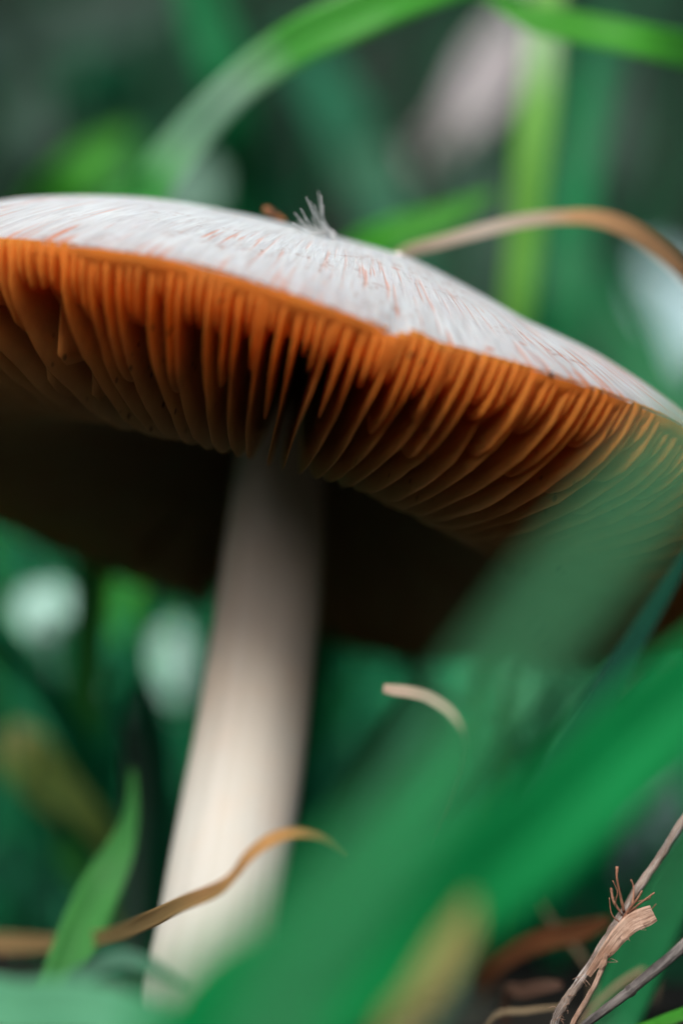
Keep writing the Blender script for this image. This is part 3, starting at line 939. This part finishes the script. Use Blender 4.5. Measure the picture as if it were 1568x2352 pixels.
blade('dry_leaf', 'dry leaf', 'rusty brown leaf curling behind the twigs at lower right',
      [(1400, 2112, .385, 20, 0), (1340, 2136, .388, 46, 0), (1260, 2156, .392, 54, 10), (1190, 2182, .396, 56, 15), (1130, 2228, .40, 50, 15), (1095, 2300, .405, 34, 0)], 'rust', fold=.5, thick=.0004, root=(1080, .41, 26))
blade('dry_leaf', 'dry leaf', 'dark brown leaf lying under the rusty curled leaf, pale at its right end',
      [(1290, 2262, .376, 18, 0), (1250, 2266, .377, 32, 0), (1200, 2276, .379, 34, 0), (1160, 2284, .382, 24, 0)], M['umber'], fold=.4, thick=.0004, root=(1165, .385, 18))
blade('dry_leaf', 'dry leaf', 'yellowish tan leaf blurred at the bottom, left of the rusty leaf',
      [(1080, 2060, .275, 14, 0), (1066, 2110, .274, 50, 10), (1040, 2170, .273, 80, 15), (1006, 2230, .272, 84, 15), (960, 2295, .271, 70, 10), (880, 2420, .271, 50, 0)], leaf_mat('straw_olive_leaf', (0.30, 0.30, 0.09), (0.34, 0.26, 0.10), 0.35, 0.55), root=(840, .271, 40))
blade('dry_leaf', 'dry leaf', 'pale buff leaf lying at the bottom edge in the middle',
      [(1120, 2300, .285, 20, 10), (1060, 2318, .283, 44, 15), (1000, 2340, .281, 50, 15), (930, 2390, .28, 44, 10)], leaf_mat('buff_leaf', (0.50, 0.55, 0.38), (0.40, 0.46, 0.28), 0.3, 0.5), root=(890, .28, 30))
blade(G, 'grass blade', 'thin short pale green blade upright at the bottom edge in the middle',
      [(908, 2262, .352, 5, 0), (912, 2300, .352, 16, 0), (918, 2360, .352, 20, 0)], 'lime', root=(926, .352, 18))
blade(G, 'grass blade', 'bright green blade across the bottom right corner',
      [(1660, 2270, .345, 16, 0), (1590, 2318, .345, 26, 0), (1510, 2352, .345, 30, 0), (1420, 2400, .345, 30, 0)], 'bright', root=(1330, .345, 28))
blade(G, 'grass blade', 'teal blade behind the dark stalk at the bottom right',
      [(1640, 2060, .42, 70, 0), (1560, 2200, .42, 110, 0), (1480, 2330, .42, 120, 0)], 'teal', root=(1450, .42, 90))

# ------------------------------------------------------------------ twigs at the lower right
tw = empty('dry_twig', P(1262, 2380, .346))
tag(tw, 'grey brown dry twig with a flat pinkish husk and rusty fibres at lower right', 'twig')
b0 = tw.location


def tw_tube(rows, n, sides, rough, seed, mat, name, par, base, thin=1.0):
    R = []
    for (u, v, d, w) in rows:
        p = P(u, v, d + 0.008) - base
        R.append((*p, w / F_ * d * 0.5 * thin))
    V, Fc, UV = tube(R, n, sides, rough, seed)
    return obj(name, mesh(name, V, Fc, UV), mat, par)


tw_tube([(1640, 1770, .354, 18), (1568, 1884, .353, 19), (1510, 1976, .352, 19), (1462, 2044, .351, 20), (1425, 2108, .350, 22), (1395, 2150, .349, 20), (1362, 2205, .348, 20), (1335, 2248, .347, 23), (1305, 2290, .346, 21), (1288, 2316, .346, 25), (1276, 2340, .346, 20), (1258, 2400, .346, 17), (1190, 2480, .347, 12)], 130, 12, .35, 1, M['twig'], 'stalk', tw, b0)
hk = []
for (u, v, d, w, roll) in [(1498, 2098, .3465, 40, 0), (1480, 2107, .3462, 46, 5), (1450, 2122, .346, 44, 10), (1420, 2150, .346, 40, 5), (1398, 2178, .346, 34, 0), (1375, 2205, .3462, 22, 0), (1350, 2240, .3465, 14, 0)]:
    p = P(u, v, d + 0.008) - b0
    hk.append((*p, w / F_ * d, roll))
V = []
c = spline(hk, 40)
V, Fc, UV = ribbon([(r[0] + b0.x, r[1] + b0.y, r[2] + b0.z, r[3], r[4]) for r in hk], 40, .3, .0003, .05, 2)
obj('husk', mesh('husk', [Vector(v) - b0 for v in V], Fc, UV), M['husk'], tw)
for k_, rows in enumerate([
    [(1432, 2095, .3495, 11), (1424, 2060, .349, 9), (1416, 2020, .3485, 7), (1416, 1990, .3485, 10)],
    [(1426, 2098, .350, 8), (1408, 2070, .3505, 7), (1402, 2040, .351, 6)],
    [(1420, 2130, .349, 14), (1440, 2095, .3485, 12), (1462, 2065, .348, 8), (1474, 2045, .348, 6)],
    [(1440, 2098, .3485, 8), (1465, 2078, .348, 7), (1502, 2050, .3475, 5)],
    [(1444, 2096, .3485, 7), (1470, 2088, .348, 6), (1492, 2082, .348, 4)],
    [(1432, 2112, .349, 10), (1450, 2080, .3495, 7), (1454, 2040, .350, 5), (1448, 2020, .350, 4)],
    [(1400, 2160, .3485, 12), (1420, 2128, .348, 13), (1440, 2100, .348, 9)],
    [(1430, 2104, .3495, 5), (1412, 2078, .349, 4), (1417, 2050, .3485, 4), (1406, 2022, .348, 3)],
    [(1446, 2092, .3485, 5), (1459, 2072, .3482, 4), (1488, 2066, .348, 4), (1494, 2054, .348, 3)],
    [(1452, 2086, .349, 4), (1486, 2094, .3488, 4), (1506, 2076, .3485, 3)],
    [(1424, 2120, .3485, 5), (1404, 2100, .348, 4), (1398, 2062, .3475, 3)]]):
    tw_tube(rows, 14, 7, .4, k_, M['redfib'], 'fibre', tw, b0, 0.72)
for k_ in range(26):                                    # fine hairs on the stalk's foot and the husk's edges
    u, v = [(1300, 2300), (1288, 2320), (1276, 2345), (1330, 2255), (1440, 2150), (1470, 2130), (1400, 2200)][k_ % 7]
    u += rr.uniform(-14, 14)
    v += rr.uniform(-10, 10)
    tw_tube([(u, v, .346, 2.4), (u + rr.uniform(-10, 10), v + rr.uniform(-8, 8), .3455, 2), (u + rr.uniform(-20, 20), v + rr.uniform(-14, 12), .345, 1.2)], 4, 4, 0, 0, M['husk'], 'hair', tw, b0)

tw2 = empty('dry_twig', P(1300, 2375, .345))
tag(tw2, 'thin pinkish twig forking down from the husk to the bottom edge', 'twig')
tw_tube([(1392, 2190, .3455, 10), (1386, 2212, .3455, 12), (1365, 2262, .345, 12), (1340, 2306, .345, 13), (1318, 2345, .345, 13), (1296, 2400, .345, 13), (1260, 2500, .345, 10)], 60, 10, .3, 8, M['husk'], 'stalk', tw2, tw2.location)
tw_tube([(1388, 2206, .3455, 12), (1384, 2214, .3453, 18), (1378, 2226, .3453, 12)], 8, 9, .2, 3, M['husk'], 'knot', tw2, tw2.location)
tw3 = empty('dry_stalk', P(1330, 2375, .347))
tag(tw3, 'dark grey dry stalk slanting up to the right edge at the bottom right', 'stalk')
tw_tube([(1680, 2060, .353, 26), (1568, 2172, .351, 27), (1500, 2230, .350, 27), (1440, 2280, .349, 25), (1390, 2318, .348, 22), (1345, 2352, .347, 20), (1280, 2410, .346, 20), (1180, 2500, .346, 16)], 70, 14, .12, 5, M['darktwig'], 'stalk', tw3, tw3.location)
tw_tube([(1452, 2270, .349, 27), (1446, 2276, .349, 30), (1438, 2283, .349, 26)], 8, 12, .15, 3, M['darktwig'], 'node', tw3, tw3.location)


STRAW = leaf_mat('pale_straw', (0.42, 0.33, 0.20), (0.30, 0.22, 0.13), 0.2, 0.6)
for lab, rows_, rt in (
        ('thin pale straw crossing behind the dark grey stalk at the bottom right', [(1600, 2150, .385, 10, 0), (1500, 2215, .383, 12, 10), (1420, 2262, .381, 12, 0), (1350, 2330, .379, 10, 0)], (1300, .378, 8)),
        ('fine bent straw between the rusty leaf and the dry twig', [(1230, 2060, .40, 6, 0), (1270, 2120, .398, 9, 0), (1330, 2190, .396, 9, 10), (1360, 2260, .394, 8, 0)], (1350, .393, 7)),
        ('short straw lying under the dark brown leaf at the bottom', [(1290, 2312, .372, 8, 0), (1210, 2322, .373, 12, 5), (1130, 2338, .374, 10, 0)], (1090, .376, 8)),
        ('pale straw leaning out of the lower right corner behind the twigs', [(1545, 1960, .41, 6, 0), (1530, 2060, .408, 9, 0), (1512, 2180, .406, 10, 0), (1500, 2270, .405, 9, 0)], (1495, .404, 8))):
    blade('straw', 'straw', lab, rows_, STRAW, fold=.5, thick=.0004, n=30, wave=.1, root=rt)


# ------------------------------------------------------------------ the mass of grass behind (nobody could count it)
def grass_mass(name, label, count, xr, yr, hr, wr, mat, seed, keep=None):
    g = np.random.default_rng(seed)
    V, Fc, UV = [], [], []
    segs = 5
    made = 0
    while made < count:
        x = g.uniform(*xr)
        y = g.uniform(*yr)
        if y > .4 and abs(x) > 0.14 + y * 0.62:
            continue
        if keep and not keep(x, y):
            continue
        h = g.uniform(*hr)
        w = g.uniform(*wr)
        az = g.uniform(0, 2 * math.pi)
        bend = g.uniform(0.1, 0.9) * h
        dirv = np.array([math.cos(az), math.sin(az)])
        sd = np.array([-dirv[1], dirv[0]])
        yaw = g.uniform(-0.9, 0.9)
        sd = np.array([math.cos(yaw), math.sin(yaw)]) if g.random() < .6 else sd
        z0 = ground_z(x, y) - 0.003
        b = len(V)
        for i in range(segs + 1):
            t = i / segs
            cx = x + dirv[0] * bend * t * t
            cy = y + dirv[1] * bend * t * t
            cz = z0 + h * (t - 0.28 * t * t * (bend / h))
            ww = w * 0.5 * (1 - t ** 2.2) * (0.7 + 0.6 * min(1, t * 3)) + 0.0001
            f = w * 0.12
            V += [(cx - sd[0] * ww, cy - sd[1] * ww, cz), (cx + dirv[0] * f * .3, cy - f, cz - f * .2), (cx + sd[0] * ww, cy + sd[1] * ww, cz)]
            UV += [(0, t), (.5, t), (1, t)]
        for i in range(segs):
            a = b + i * 3
            Fc.append((a, a + 1, a + 4, a + 3))
            Fc.append((a + 1, a + 2, a + 5, a + 4))
        made += 1
    o = obj(name, mesh(name, V, Fc, UV), mat)
    return tag(o, label, 'grass', kind='stuff')


def near_clear(x, y):
    """keeps the mass out of the space in front of and around the mushroom"""
    return y > 0.475 or abs(x) > 0.09 + 0.2 * max(0, y - .3)


M['mass1'] = leaf_mat('mass_green', (0.014, 0.105, 0.045), (0.010, 0.07, 0.032), 0.3, 0.5, patch=6)
M['near_mass'] = leaf_mat('loose_grass', (0.012, 0.20, 0.075), (0.010, 0.12, 0.05), 0.35, 0.45, patch=12)
M['mass2'] = leaf_mat('mass_dark', (0.014, 0.036, 0.027), (0.010, 0.024, 0.019), 0.25, 0.55, patch=6)  # shade of the gaps is put into this dark colour
M['mass3'] = leaf_mat('mass_grey', (0.070, 0.10, 0.085), (0.045, 0.06, 0.055), 0.25, 0.5, patch=6)
M['low'] = leaf_mat('low_green', (0.012, 0.29, 0.11), (0.010, 0.19, 0.08), 0.3, 0.45, patch=20)
grass_mass('grass', 'green grass growing thick up the bank behind the mushroom', 2600, (-1.6, 1.6), (.62, 2.3), (.10, .26), (.003, .007), M['mass1'], 3)
grass_mass('grass', 'grass filling the gaps behind the mushroom, coloured dark to stand for shade', 2600, (-1.6, 1.6), (.7, 2.4), (.08, .24), (.003, .007), M['mass2'], 4)
grass_mass('grass', 'dull grey green grass scattered through the blurred background', 500, (-1.6, 1.6), (.7, 2.3), (.08, .24), (.003, .006), M['mass3'], 5)
grass_mass('grass', 'tall meadow grass out of view on the camera side, added to block low sky light', 6000, (-.8, .8), (-.8, .55), (.13, .28), (.003, .007), M['mass1'], 8, lambda x, y: (y < -.08 or abs(x) > .13 + max(0, y) * .13))  # unseen grass, height and density set to keep low sky light off the gills
grass_mass('grass', 'loose green grass a little way behind the mushroom', 420, (-.5, .5), (.52, .9), (.08, .20), (.0015, .004), M['near_mass'], 12)
grass_mass('grass', 'fine green grass standing close behind the mushroom foot', 190, (-.16, .16), (.44, .62), (.025, .085), (.0012, .003), M['near_mass'], 15)
grass_mass('grass', 'short green grass on the ground round and behind the mushroom foot', 2400, (-.5, .5), (.40, .85), (.02, .085), (.0025, .006), M['low'], 6, lambda x, y: y > .43 or abs(x) > .06)
